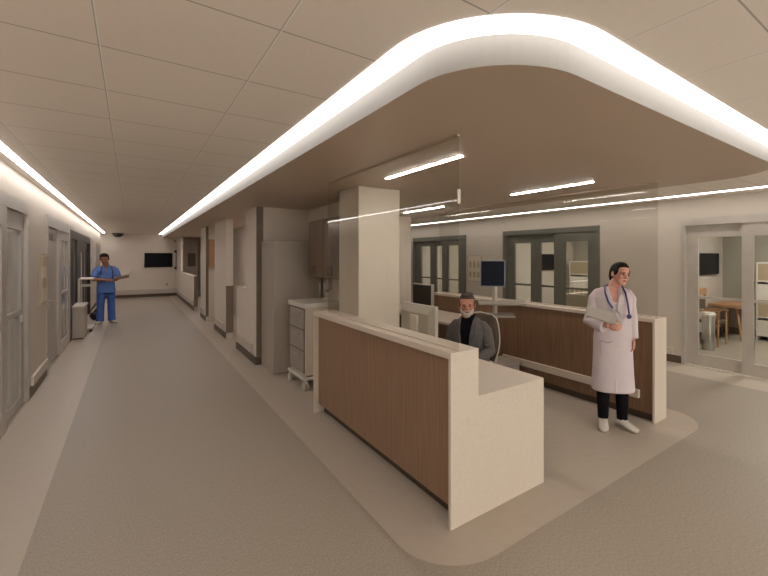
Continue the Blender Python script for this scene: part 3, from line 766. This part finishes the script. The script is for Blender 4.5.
def head_details(root, M_, hair_m, style, brow_m):
    for s_ in (-1, 1):
        b = MB(); b.ell((s_ * .030, -.0885, .108), (.013, .0062, .005)); b.xform(M_); build('eye', b, mat('eye_white', (.28, .22, .19), .4) if 'EW' not in G else G['EW'], root, smooth=True, world=False)
        b = MB(); b.ell((s_ * .030, -.093, .108), (.008, .004, .0065)); b.xform(M_); build('iris', b, BLACK, root, smooth=True, world=False)
        b = MB(); b.tube([(s_ * .014, -.098, .123), (s_ * .030, -.0975, .128), (s_ * .047, -.085, .124)], [.003, .0045, .0025], 6); b.xform(M_); build('eyebrow', b, brow_m, root, world=False)
    b = MB(); b.ell((0, -.0985, .0515), (.021, .006, .0042)); b.ell((0, -.0955, .0445), (.017, .006, .0045)); b.xform(M_); build('lips', b, LIPS if style == 'woman' else LIPSM, root, smooth=True, world=False)
    h = MB(); RT = Matrix.Rotation(math.radians(-17), 3, 'X')
    if style == 'woman':
        h.ell((0, .018, .158), (.079, .104, .074), RT, 24, 16); h.ell((0, .040, .120), (.079, .080, .085), seg=24, rg=16); h.ell((0, .112, .085), (.038, .032, .038)); h.ell((0, .07, .07), (.06, .05, .05))
        for s_ in (-1, 1): h.ell((s_ * .066, -.012, .135), (.014, .045, .045), RT)
    elif style == 'short':
        h.ell((0, .016, .162), (.079, .104, .072), RT, 24, 16); h.ell((0, .044, .125), (.077, .074, .08), seg=24, rg=16)
        h.ell((-.01, -.055, .212), (.055, .04, .022), RT); h.ell((.03, -.03, .222), (.04, .05, .018))
        for s_ in (-1, 1): h.ell((s_ * .068, -.006, .130), (.014, .036, .045), RT)
    else:
        h.ell((0, .014, .168), (.083, .108, .075), RT, 24, 16); h.ell((0, .040, .13), (.081, .078, .08), seg=24, rg=16)
        for s_ in (-1, 1): h.ell((s_ * .07, -.006, .130), (.016, .036, .04), RT)
    h.xform(M_)
    me = remeshed(h, .006, 1); link_mesh('hair', me, hair_m, root)

def hand_mesh(mb, wrist, d, nrm, thumb, curl=.5, sc=1.0):
    """palm + five separate bent fingers. d: along the hand, nrm: out of the back of the hand, thumb: towards the thumb side"""
    d = d.normalized(); nrm = (nrm - d * nrm.dot(d)).normalized(); th = thumb - d * thumb.dot(d) - nrm * thumb.dot(nrm); th.normalize()
    L = .085 * sc
    R3 = Matrix((th, d, nrm)).transposed()
    mb.ell(wrist + d * L * .52, (.040 * sc, L * .60, .015 * sc), R3)
    for k, (off, ln) in enumerate(((.028, .072), (.0095, .080), (-.009, .074), (-.0265, .058))):
        p = wrist + d * (L * .92) + th * off * sc * 1.08; pts = [p - d * .02, p]; dirv = d.copy(); a = 0
        for seg in (.42, .33, .25):
            a += curl * .75
            dirv = (d * math.cos(a) - nrm * math.sin(a)); p = p + dirv * ln * seg * sc; pts.append(p)
        mb.tube(pts, [.0095 * sc, .0095 * sc, .009 * sc, .0085 * sc, .007 * sc], 8)
    p = wrist + d * L * .25 + th * .026 * sc
    t1 = (th * .75 + d * .65 - nrm * .25).normalized(); t2 = (th * .25 + d * .9 - nrm * .35).normalized()
    mb.tube([p, p + t1 * .036 * sc, p + t1 * .036 * sc + t2 * .028 * sc, p + t1 * .036 * sc + t2 * .05 * sc], [.014 * sc, .011 * sc, .0095 * sc, .008 * sc], 8)

def shoe(root, ankle, fx, fy, m, L=.255, W=.046, H=.095):
    """shoe with rounded toe; ankle = (x, y), toe direction (fx, fy) in the figure's space"""
    f = V(fx, fy, 0).normalized(); sd = V(-f.y, f.x, 0); a = V(ankle[0], ankle[1], 0)
    b = MB(); rings = []
    for (u, w, z1) in ((-.065, .022, .05), (-.055, .034, .085), (-.02, W * .86, H), (.03, W * .9, H * .9), (.08, W * .98, .066), (.13, W, .052), (.165, W * .86, .044), (.185, W * .5, .036), (.19, W * .2, .03)):
        c = a + f * u * L / .255; ring = []
        for k in range(14):
            an = 2 * PI * k / 14; cc, ss = math.cos(an), math.sin(an)
            ring.append(c + sd * (w * math.copysign(abs(cc) ** .8, cc)) + V(0, 0, .014 + (z1 - .014) * (ss * .5 + .5)))
        rings.append(ring)
    b.loft(rings); sh = build('shoe', b, m, root, smooth=True, world=False)
    b = MB(); out = []
    for (u, w) in ((-.072, .02), (-.055, .038), (0, W), (.08, W * 1.04), (.14, W * 1.02), (.18, W * .72), (.198, W * .25)):
        out.append((u * L / .255, w))
    pl_ = [a + f * u + sd * w for u, w in out] + [a + f * u - sd * w for u, w in reversed(out)]
    b.prism([(p.x, p.y) for p in pl_], 0, .018); build('sole', b, SOLE, sh, world=False)
    b = MB()
    for k in range(3):
        c = a + f * (.035 + .022 * k) * L / .255 + V(0, 0, H * .88 - .010 * k); b.tube([c + sd * .024, c + V(0, 0, .006), c - sd * .024], .003, 6)
    build('laces', b, PAPER, sh, world=False)
    return sh
G = {'EW': mat('eye_white', (.28, .22, .19), .4)}

def headM(pos, yaw, tilt=0, nod=0, s=1.0):
    return Matrix.Translation(pos) @ Matrix.Rotation(yaw, 4, 'Z') @ Matrix.Rotation(tilt, 4, 'Y') @ Matrix.Rotation(nod, 4, 'X') @ Matrix.Scale(s, 4)

def stethoscope(label, root_loc, rz, pts_l, pts_r, chest, tube_m, r=.0075):
    t = thing('stethoscope', label, 'stethoscope', root_loc, rz)
    b = MB(); b.tube(pts_l, r, 8); build('tube', b, tube_m, t, smooth=True, world=False)
    b = MB(); b.tube(pts_r, r * .7, 8); build('ear_tube', b, STEEL, t, smooth=True, world=False)
    b = MB(); b.ell(chest, (.024, .012, .024)); build('chest_piece', b, tube_m, t, smooth=True, world=False)
    return t

# --- standing doctor -------------------------------------------------------------
WX, WY, WRZ = 3.94, 2.25, math.radians(-50)
w = thing('person', 'standing woman in a long white coat with dark tied-back hair, holding a grey tablet', 'person', (WX, WY, 0), WRZ)
HM = headM(V(.045, -.02, 1.455), math.radians(26), math.radians(10), math.radians(2), 1.02)
b = MB()
b.loft([ringz(z, rx, ry, 0, cy) for z, rx, ry, cy in ((.84, .15, .11, .0), (.95, .165, .115, .005), (1.05, .135, .10, .0), (1.15, .13, .095, 0), (1.25, .142, .11, -.005), (1.33, .145, .102, 0), (1.375, .12, .08, .01), (1.41, .08, .065, .01), (1.435, .055, .055, .008))])
b.tube([(0, .012, 1.38), (0, .006, 1.44), (.03, -.004, 1.50)], [.055, .045, .045], 18)
head_mesh(b, HM, .98)
# arms: right bent in front, left hanging
RS, RE, RW = V(-.150, .01, 1.335), V(-.225, -.02, 1.10), V(-.075, -.225, 1.065)
LS, LE, LW = V(.148, .01, 1.335), V(.188, .02, 1.12), V(.185, -.035, .91)
b.tube([RS, RS.lerp(RE, .5), RE, RE.lerp(RW, .5), RW], [.048, .043, .038, .034, .026], 12)
b.tube([LS, LS.lerp(LE, .5), LE, LE.lerp(LW, .5), LW], [.048, .043, .038, .034, .026], 12)
hand_mesh(b, RW, V(.95, -.20, -.15), V(.2, -.9, -.25), V(.0, -.2, .95), .9, .98)
hand_mesh(b, LW, V(-.02, -.25, -1), V(1, .1, 0), V(-.1, -1, 0), .5, .95)
for s_ in (-1, 1):
    b.tube([(s_ * .085, 0, .88), (s_ * .088, -.005, .66), (s_ * .09, 0, .48), (s_ * .09, .012, .30), (s_ * .092, .01, .07)], [.085, .072, .055, .05, .036], 14)
link_mesh('body', remeshed(b, .0055, 2), SKIN, w)
head_details(w, HM, HAIRB, 'woman', HAIRB)
b = MB()
for s_ in (-1, 1):
    b.tube([(s_ * .085, 0, .90), (s_ * .088, -.005, .66), (s_ * .09, 0, .46), (s_ * .091, .012, .28), (s_ * .092, .012, .085)], [.10, .085, .068, .062, .052], 16)
build('trousers', b, BLACKF, w, smooth=True, world=False)
shoe(w, (-.092, .01), -.10, -1, SHOEW, .265, .05, .105); shoe(w, (.085, .0), .70, -.80, SHOEW, .25, .05, .105)
# coat
b = MB()
b.loft([ringz(z, rx, ry, cx, cy, 32, p) for z, rx, ry, cx, cy, p in ((.385, .208, .155, 0, .0, 2.2), (.40, .21, .156, 0, 0, 2.2), (.55, .20, .15, 0, 0, 2.2), (.75, .19, .142, 0, 0, 2.2), (.92, .187, .138, 0, .0, 2.3), (1.05, .172, .128, 0, -.002, 2.3), (1.15, .168, .125, 0, -.004, 2.4), (1.25, .178, .132, 0, -.006, 2.5), (1.33, .185, .122, 0, 0, 2.5), (1.385, .150, .095, 0, .008, 2.3), (1.415, .105, .078, 0, .012, 2.2), (1.435, .078, .07, 0, .014, 2))])
b.tube([V(-.085, .012, 1.40), V(-.14, .01, 1.368), V(-.175, .008, 1.315), RS.lerp(RE, .5), RE + V(-.005, .01, -.02), RE.lerp(RW, .45) + V(0, 0, -.015), RE.lerp(RW, .78) + V(0, 0, -.02)], [.034, .052, .062, .064, .066, .066, .064], 16)
b.tube([V(.085, .012, 1.40), V(.138, .01, 1.368), V(.168, .01, 1.315), LS.lerp(LE, .5), LE, LE.lerp(LW, .5), LE.lerp(LW, .95)], [.034, .052, .060, .058, .054, .052, .052], 16)
for k in range(5):   # soft folds in the skirt
    a = -PI / 2 + (k - 2) * .62; b.tube([(.192 * math.cos(a), .142 * math.sin(a), .40), (.165 * math.cos(a), .12 * math.sin(a), .85)], [.020, .010], 8)
cm = remeshed(b, .007, 3)
c = MB(); c.loft([[V(0, -.30, 1.19), V(.012, -.30, 1.19), V(.058, -.30, 1.47), V(-.058, -.30, 1.47)], [V(0, -.06, 1.21), V(.012, -.06, 1.21), V(.055, .0, 1.47), V(-.055, .0, 1.47)]])
cm = cut(cm, c)
link_mesh('coat', cm, COAT, w)
def lapel(s_):
    b = MB(); b.loft([[V(s_ * .004, -.140, 1.16), V(s_ * .02, -.140, 1.16), V(s_ * .02, -.132, 1.16), V(s_ * .004, -.132, 1.16)],
                      [V(s_ * .026, -.144, 1.28), V(s_ * .075, -.138, 1.27), V(s_ * .075, -.126, 1.27), V(s_ * .026, -.126, 1.28)],
                      [V(s_ * .050, -.122, 1.36), V(s_ * .098, -.112, 1.36), V(s_ * .098, -.098, 1.36), V(s_ * .050, -.098, 1.36)],
                      [V(s_ * .066, -.062, 1.425), V(s_ * .094, -.050, 1.415), V(s_ * .094, -.034, 1.405), V(s_ * .066, -.04, 1.415)],
                      [V(s_ * .064, .01, 1.452), V(s_ * .082, .02, 1.432), V(s_ * .08, .03, 1.42), V(s_ * .06, .02, 1.44)]])
    build('lapel', b, COAT, w, world=False)
lapel(-1); lapel(1)
b = MB()
for z in (1.10, .96, .82): b.ell((.012, -.141, z), (.009, .006, .009))
build('buttons', b, PAPER, w, smooth=True, world=False)
b = MB(); b.tube([(-.135, -.118, .90), (-.07, -.142, .885), (-.03, -.149, .90)], .005, 6); b.tube([(-.14, -.114, .90), (-.13, -.125, .76)], .004, 6); build('pocket_seam', b, mat('seam_grey', (.40, .34, .35), .8), w, world=False)
b = MB(); b.loft([ringz(z, rx, ry, 0, cy, 24, 2.3) for z, rx, ry, cy in ((1.10, .12, .10, -.005), (1.2, .14, .114, -.006), (1.27, .15, .119, -.006), (1.285, .15, .117, -.005))]); build('blouse', b, COAT, w, smooth=True, world=False)
# tablet held under the right arm
tb = thing('tablet', 'grey tablet held by the doctor in the white coat', 'tablet', (WX, WY, 0), WRZ)
Mt = Matrix.Translation(V(-.15, -.252, 1.175)) @ Matrix.Rotation(math.radians(16), 4, 'Y') @ Matrix.Rotation(math.radians(-60), 4, 'X')
b = MB(); b.box(-.135, .135, -.008, .008, -.085, .085, .005); b.xform(Mt); build('case', b, TABLET, tb, world=False)
b = MB(); b.box(-.125, .125, .008, .010, -.076, .076); b.xform(Mt); build('screen', b, SCREEN, tb, world=False)
stethoscope('navy stethoscope hanging round the neck of the doctor in the white coat', (WX, WY, 0), WRZ,
            [(-.03, -.165, 1.235), (-.07, -.150, 1.30), (-.092, -.115, 1.38), (-.085, -.03, 1.445), (-.03, .075, 1.452), (.03, .075, 1.452), (.085, -.02, 1.445), (.098, -.115, 1.38), (.112, -.150, 1.28), (.122, -.155, 1.18)],
            [(-.03, -.165, 1.235), (-.02, -.168, 1.20), (.03, -.17, 1.12), (.06, -.162, 1.10), (.075, -.160, 1.13), (.05, -.165, 1.18), (.0, -.170, 1.22)], (.122, -.158, 1.155), TUBEB, .0085)

# --- seated man ------------------------------------------------------------------
m_ = thing('person', 'grey-haired bearded man in a dark grey jacket seated behind the front desk', 'person', (MPX, MPY, 0), mrz)
HM = headM(V(-.0, -.055, 1.128), math.radians(23), 0, math.radians(3), 1.03)
b = MB()
b.loft([ringz(z, rx, ry, 0, cy) for z, rx, ry, cy in ((.50, .17, .13, .06), (.60, .175, .125, .06), (.72, .165, .115, .05), (.84, .175, .115, .035), (.95, .17, .115, .02), (1.01, .15, .095, .01), (1.06, .10, .075, .005), (1.09, .065, .062, 0))])
b.tube([(0, .0, 1.05), (0, -.015, 1.12), (0, -.03, 1.19)], [.066, .06, .058], 18)
head_mesh(b, HM, 1.05)
RS, RE, RW = V(-.175, .01, 1.00), V(-.215, -.06, .77), V(-.12, -.28, .872)
LS, LE, LW = V(.175, .01, 1.00), V(.235, .0, .76), V(.16, -.22, .705)
for S, E_, W in ((RS, RE, RW), (LS, LE, LW)): b.tube([S, S.lerp(E_, .5), E_, E_.lerp(W, .5), W], [.055, .05, .043, .038, .029], 12)
hand_mesh(b, RW, V(.25, -1, -.05), V(0, -.05, 1), V(1, 0, 0), .35); hand_mesh(b, LW, V(-.25, -1, -.12), V(0, -.05, 1), V(-1, 0, 0), .3)
for s_ in (-1, 1):
    b.tube([(s_ * .09, .06, .55), (s_ * .11, -.15, .565), (s_ * .12, -.36, .555), (s_ * .12, -.40, .49), (s_ * .12, -.39, .30), (s_ * .12, -.36, .08)], [.09, .08, .062, .058, .052, .036], 14)
link_mesh('body', remeshed(b, .006, 2), SKINM, m_)
head_details(m_, HM, HAIRG, 'short', HAIRG)
h = MB()
h.ell((0, -.078, .020), (.036, .028, .026)); h.ell((0, -.062, .004), (.034, .03, .016))
for s_ in (-1, 1):
    h.ell((s_ * .032, -.070, .034), (.020, .024, .024)); h.ell((s_ * .050, -.045, .045), (.014, .028, .03)); h.ell((s_ * .060, -.018, .065), (.011, .018, .03)); h.ell((s_ * .017, -.0935, .060), (.018, .009, .006))
h.xform(HM); link_mesh('beard', remeshed(h, .005, 1), BEARD, m_)
b = MB()
b.loft([ringz(z, rx, ry, 0, cy, 24, 2.3) for z, rx, ry, cy in ((.54, .175, .135, .06), (.72, .172, .125, .048), (.84, .182, .125, .033), (.95, .172, .124, .018), (1.01, .145, .104, .01), (1.06, .09, .080, .002), (1.095, .074, .074, -.006), (1.135, .070, .072, -.016), (1.14, .064, .066, -.017))])
build('shirt', b, BLACKF, m_, smooth=True, world=False)
b = MB()
b.loft([ringz(z, rx, ry, 0, cy, 32, 2.5) for z, rx, ry, cy in ((.52, .20, .165, .055), (.62, .20, .158, .055), (.74, .182, .148, .048), (.85, .188, .148, .032), (.95, .192, .144, .018), (1.01, .175, .122, .012), (1.055, .13, .10, .012), (1.095, .088, .083, .014))])
for S, E_, W in ((RS, RE, RW), (LS, LE, LW)):
    sg = math.copysign(1, S.x)
    b.tube([V(sg * .09, .012, 1.045), V(sg * .145, .01, 1.025), S + V(sg * .01, 0, -.03), S.lerp(E_, .55), E_, E_.lerp(W, .5), E_.lerp(W, .88)], [.035, .052, .066, .066, .062, .056, .05], 16)
    for q in (.25, .45, .68): 
        p = S.lerp(E_, q); b.tube([p + V(-.05, -.04, .02), p + V(0, -.066, -.01), p + V(.05, -.04, .015)], .008, 8)
cm = remeshed(b, .007, 2)
c = MB(); c.loft([[V(-.03, -.35, .60), V(.03, -.35, .60), V(.085, -.35, 1.15), V(-.085, -.35, 1.15)], [V(-.03, -.05, .60), V(.03, -.05, .60), V(.075, .0, 1.15), V(-.075, .0, 1.15)]])
cm = cut(cm, c)
link_mesh('jacket', cm, SUIT, m_)
for s_ in (-1, 1):
    b = MB(); b.loft([[V(s_ * .03, -.120, .66), V(s_ * .055, -.118, .66), V(s_ * .055, -.106, .66), V(s_ * .03, -.106, .66)],
                      [V(s_ * .050, -.136, .82), V(s_ * .098, -.126, .82), V(s_ * .098, -.112, .82), V(s_ * .050, -.112, .82)],
                      [V(s_ * .062, -.138, .94), V(s_ * .122, -.122, .95), V(s_ * .122, -.108, .95), V(s_ * .062, -.112, .94)],
                      [V(s_ * .076, -.095, 1.05), V(s_ * .118, -.082, 1.045), V(s_ * .118, -.066, 1.04), V(s_ * .076, -.07, 1.045)],
                      [V(s_ * .074, -.01, 1.118), V(s_ * .098, .0, 1.105), V(s_ * .096, .015, 1.09), V(s_ * .07, .01, 1.10)]])
    build('lapel', b, SUIT, m_, world=False)
b = MB()
for s_ in (-1, 1):
    b.tube([(s_ * .09, .07, .555), (s_ * .11, -.15, .57), (s_ * .12, -.37, .56), (s_ * .12, -.41, .48), (s_ * .12, -.395, .30), (s_ * .12, -.365, .10)], [.105, .094, .075, .072, .066, .056], 16)
build('trousers', b, BLACKF, m_, smooth=True, world=False)
shoe(m_, (-.12, -.37), -.1, -1, BLACK); shoe(m_, (.12, -.37), .1, -1, BLACK)

# --- nurse down the corridor -----------------------------------------------------
NX, NY = -.53, 13.75
nrz = face_rot(.12, -1)
n_ = thing('person', 'nurse in blue scrubs standing down the corridor with an open folder', 'person', (NX, NY, 0), nrz)
HM = headM(V(-.02, -.03, 1.545), math.radians(-14), math.radians(-5), math.radians(6), 1.15)
b = MB()
b.loft([ringz(z, rx, ry, 0, cy) for z, rx, ry, cy in ((.88, .16, .115, 0), (1.0, .16, .11, 0), (1.12, .155, .11, -.01), (1.25, .17, .115, -.01), (1.38, .185, .115, 0), (1.45, .17, .09, .01), (1.49, .11, .075, .01), (1.51, .065, .062, .005))])
b.tube([(0, .01, 1.46), (0, -.002, 1.53), (-.005, -.012, 1.60)], [.064, .058, .056], 18)
head_mesh(b, HM, 1.05)
RS, RE, RW = V(-.19, 0, 1.40), V(-.255, -.05, 1.14), V(-.02, -.255, 1.13)
LS, LE, LW = V(.19, 0, 1.40), V(.255, -.05, 1.15), V(.12, -.27, 1.11)
for S, E_, W in ((RS, RE, RW), (LS, LE, LW)): b.tube([S, S.lerp(E_, .5), E_, E_.lerp(W, .5), W], [.056, .05, .044, .04, .03], 12)
hand_mesh(b, RW, V(1, -.25, .0), V(.1, -.8, .5), V(0, .4, 1), .6); hand_mesh(b, LW, V(.75, -.6, .1), V(.2, .2, -1), V(-.3, -.4, .3), .5)
for s_ in (-1, 1): b.tube([(s_ * .09, 0, .92), (s_ * .10, 0, .70), (s_ * .11, 0, .50), (s_ * .115, .01, .30), (s_ * .12, .01, .07)], [.09, .078, .06, .055, .038], 14)
link_mesh('body', remeshed(b, .0065, 2), SKINN, n_)
head_details(n_, HM, HAIRD, 'round', HAIRD)
b = MB()
b.loft([ringz(z, rx, ry, 0, cy, 28, 2.4) for z, rx, ry, cy in ((.80, .20, .145, 0), (.90, .195, .14, 0), (1.05, .185, .135, -.008), (1.2, .19, .138, -.012), (1.36, .198, .135, -.004), (1.43, .175, .108, .008), (1.475, .12, .09, .012), (1.51, .08, .076, .012))])
for S, E_ in ((RS, RE), (LS, LE)): sg = math.copysign(1, S.x); b.tube([V(sg * .09, .012, 1.455), V(sg * .15, .01, 1.435), S + V(sg * .01, 0, -.02), S.lerp(E_, .4), S.lerp(E_, .75)], [.04, .055, .068, .074, .078], 16)
cm = remeshed(b, .008, 2)
c = MB(); c.loft([[V(-.006, -.3, 1.37), V(.006, -.3, 1.37), V(.075, -.3, 1.56), V(-.075, -.3, 1.56)], [V(-.006, -.06, 1.37), V(.006, -.06, 1.37), V(.06, .0, 1.56), V(-.06, .0, 1.56)]])
link_mesh('scrub_top', cut(cm, c), SCRUB, n_)
b = MB(); b.loft([ringz(z, rx, ry, 0, 0, 24) for z, rx, ry in ((.80, .178, .125), (.95, .172, .122))])
for s_ in (-1, 1): b.tube([(s_ * .088, 0, .90), (s_ * .10, 0, .70), (s_ * .108, 0, .48), (s_ * .114, .008, .28), (s_ * .12, .0, .05)], [.098, .092, .084, .082, .084], 16)
link_mesh('trousers', remeshed(b, .008, 2), SCRUBD, n_)
shoe(n_, (-.125, .0), -.5, -1, SHOEW); shoe(n_, (.125, .0), .35, -1, SHOEW)
stethoscope('dark stethoscope hanging round the neck of the nurse in blue scrubs', (NX, NY, 0), nrz,
            [(-.11, -.15, 1.26), (-.115, -.148, 1.36), (-.10, -.10, 1.47), (-.05, .07, 1.53), (.05, .07, 1.53), (.10, -.10, 1.47), (.12, -.148, 1.36), (.125, -.15, 1.22)],
            [(-.11, -.155, 1.26), (-.09, -.156, 1.2), (-.12, -.156, 1.18)], (.125, -.155, 1.20), TUBEB, .01)
fo = thing('folder', 'open brown-edged folder held by the nurse in blue scrubs', 'folder', (NX, NY, 0), nrz)
Mt = Matrix.Translation(V(.27, -.36, 1.19)) @ Matrix.Rotation(math.radians(-14), 4, 'Y') @ Matrix.Rotation(math.radians(-25), 4, 'X')
b = MB(); b.box(-.15, .17, -.11, .11, -.006, .0); b.xform(Mt); build('cover', b, mat('folder_tan', (.48, .38, .28), .6), fo, world=False)
b = MB(); b.box(-.14, .16, -.10, .10, .0, .006); b.xform(Mt); build('pages', b, PAPER, fo, world=False)
Mu = Mt @ Matrix.Translation(V(.17, 0, 0)) @ Matrix.Rotation(math.radians(-62), 4, 'Y')
b = MB(); b.box(0, .12, -.11, .11, -.006, 0); b.xform(Mu); build('flap', b, PAPER, fo, world=False)

# ------------------------------------------------------------------ world, camera, view
wd = bpy.data.worlds.new('World'); SC.world = wd; wd.use_nodes = True
wd.node_tree.nodes['Background'].inputs[0].default_value = (1, .95, .90, 1); wd.node_tree.nodes['Background'].inputs[1].default_value = 3.0
cam = bpy.data.cameras.new('Camera'); co = bpy.data.objects.new('Camera', cam); COL.objects.link(co)
FPX = 406.4
cam.sensor_fit = 'HORIZONTAL'; cam.sensor_width = 36; cam.lens = 36 * FPX / 768
th = math.atan(307.6 / FPX)
co.location = (0, 0, 1.75); co.rotation_euler = (PI / 2, 0, -th)
cam.shift_x = -(439 - 384) / 768; cam.shift_y = (256 - 288) / 768
cam.clip_start = .05; cam.clip_end = 100
SC.camera = co
SC.cycles.use_denoising = True
SC.cycles.max_bounces = 10; SC.cycles.diffuse_bounces = 6; SC.cycles.transparent_max_bounces = 16
SC.cycles.sample_clamp_indirect = 6
SC.view_settings.view_transform = 'Standard'; SC.view_settings.look = 'None'
SC.view_settings.exposure = 0.9; SC.view_settings.gamma = 1.0; SC.view_settings.use_curve_mapping = False
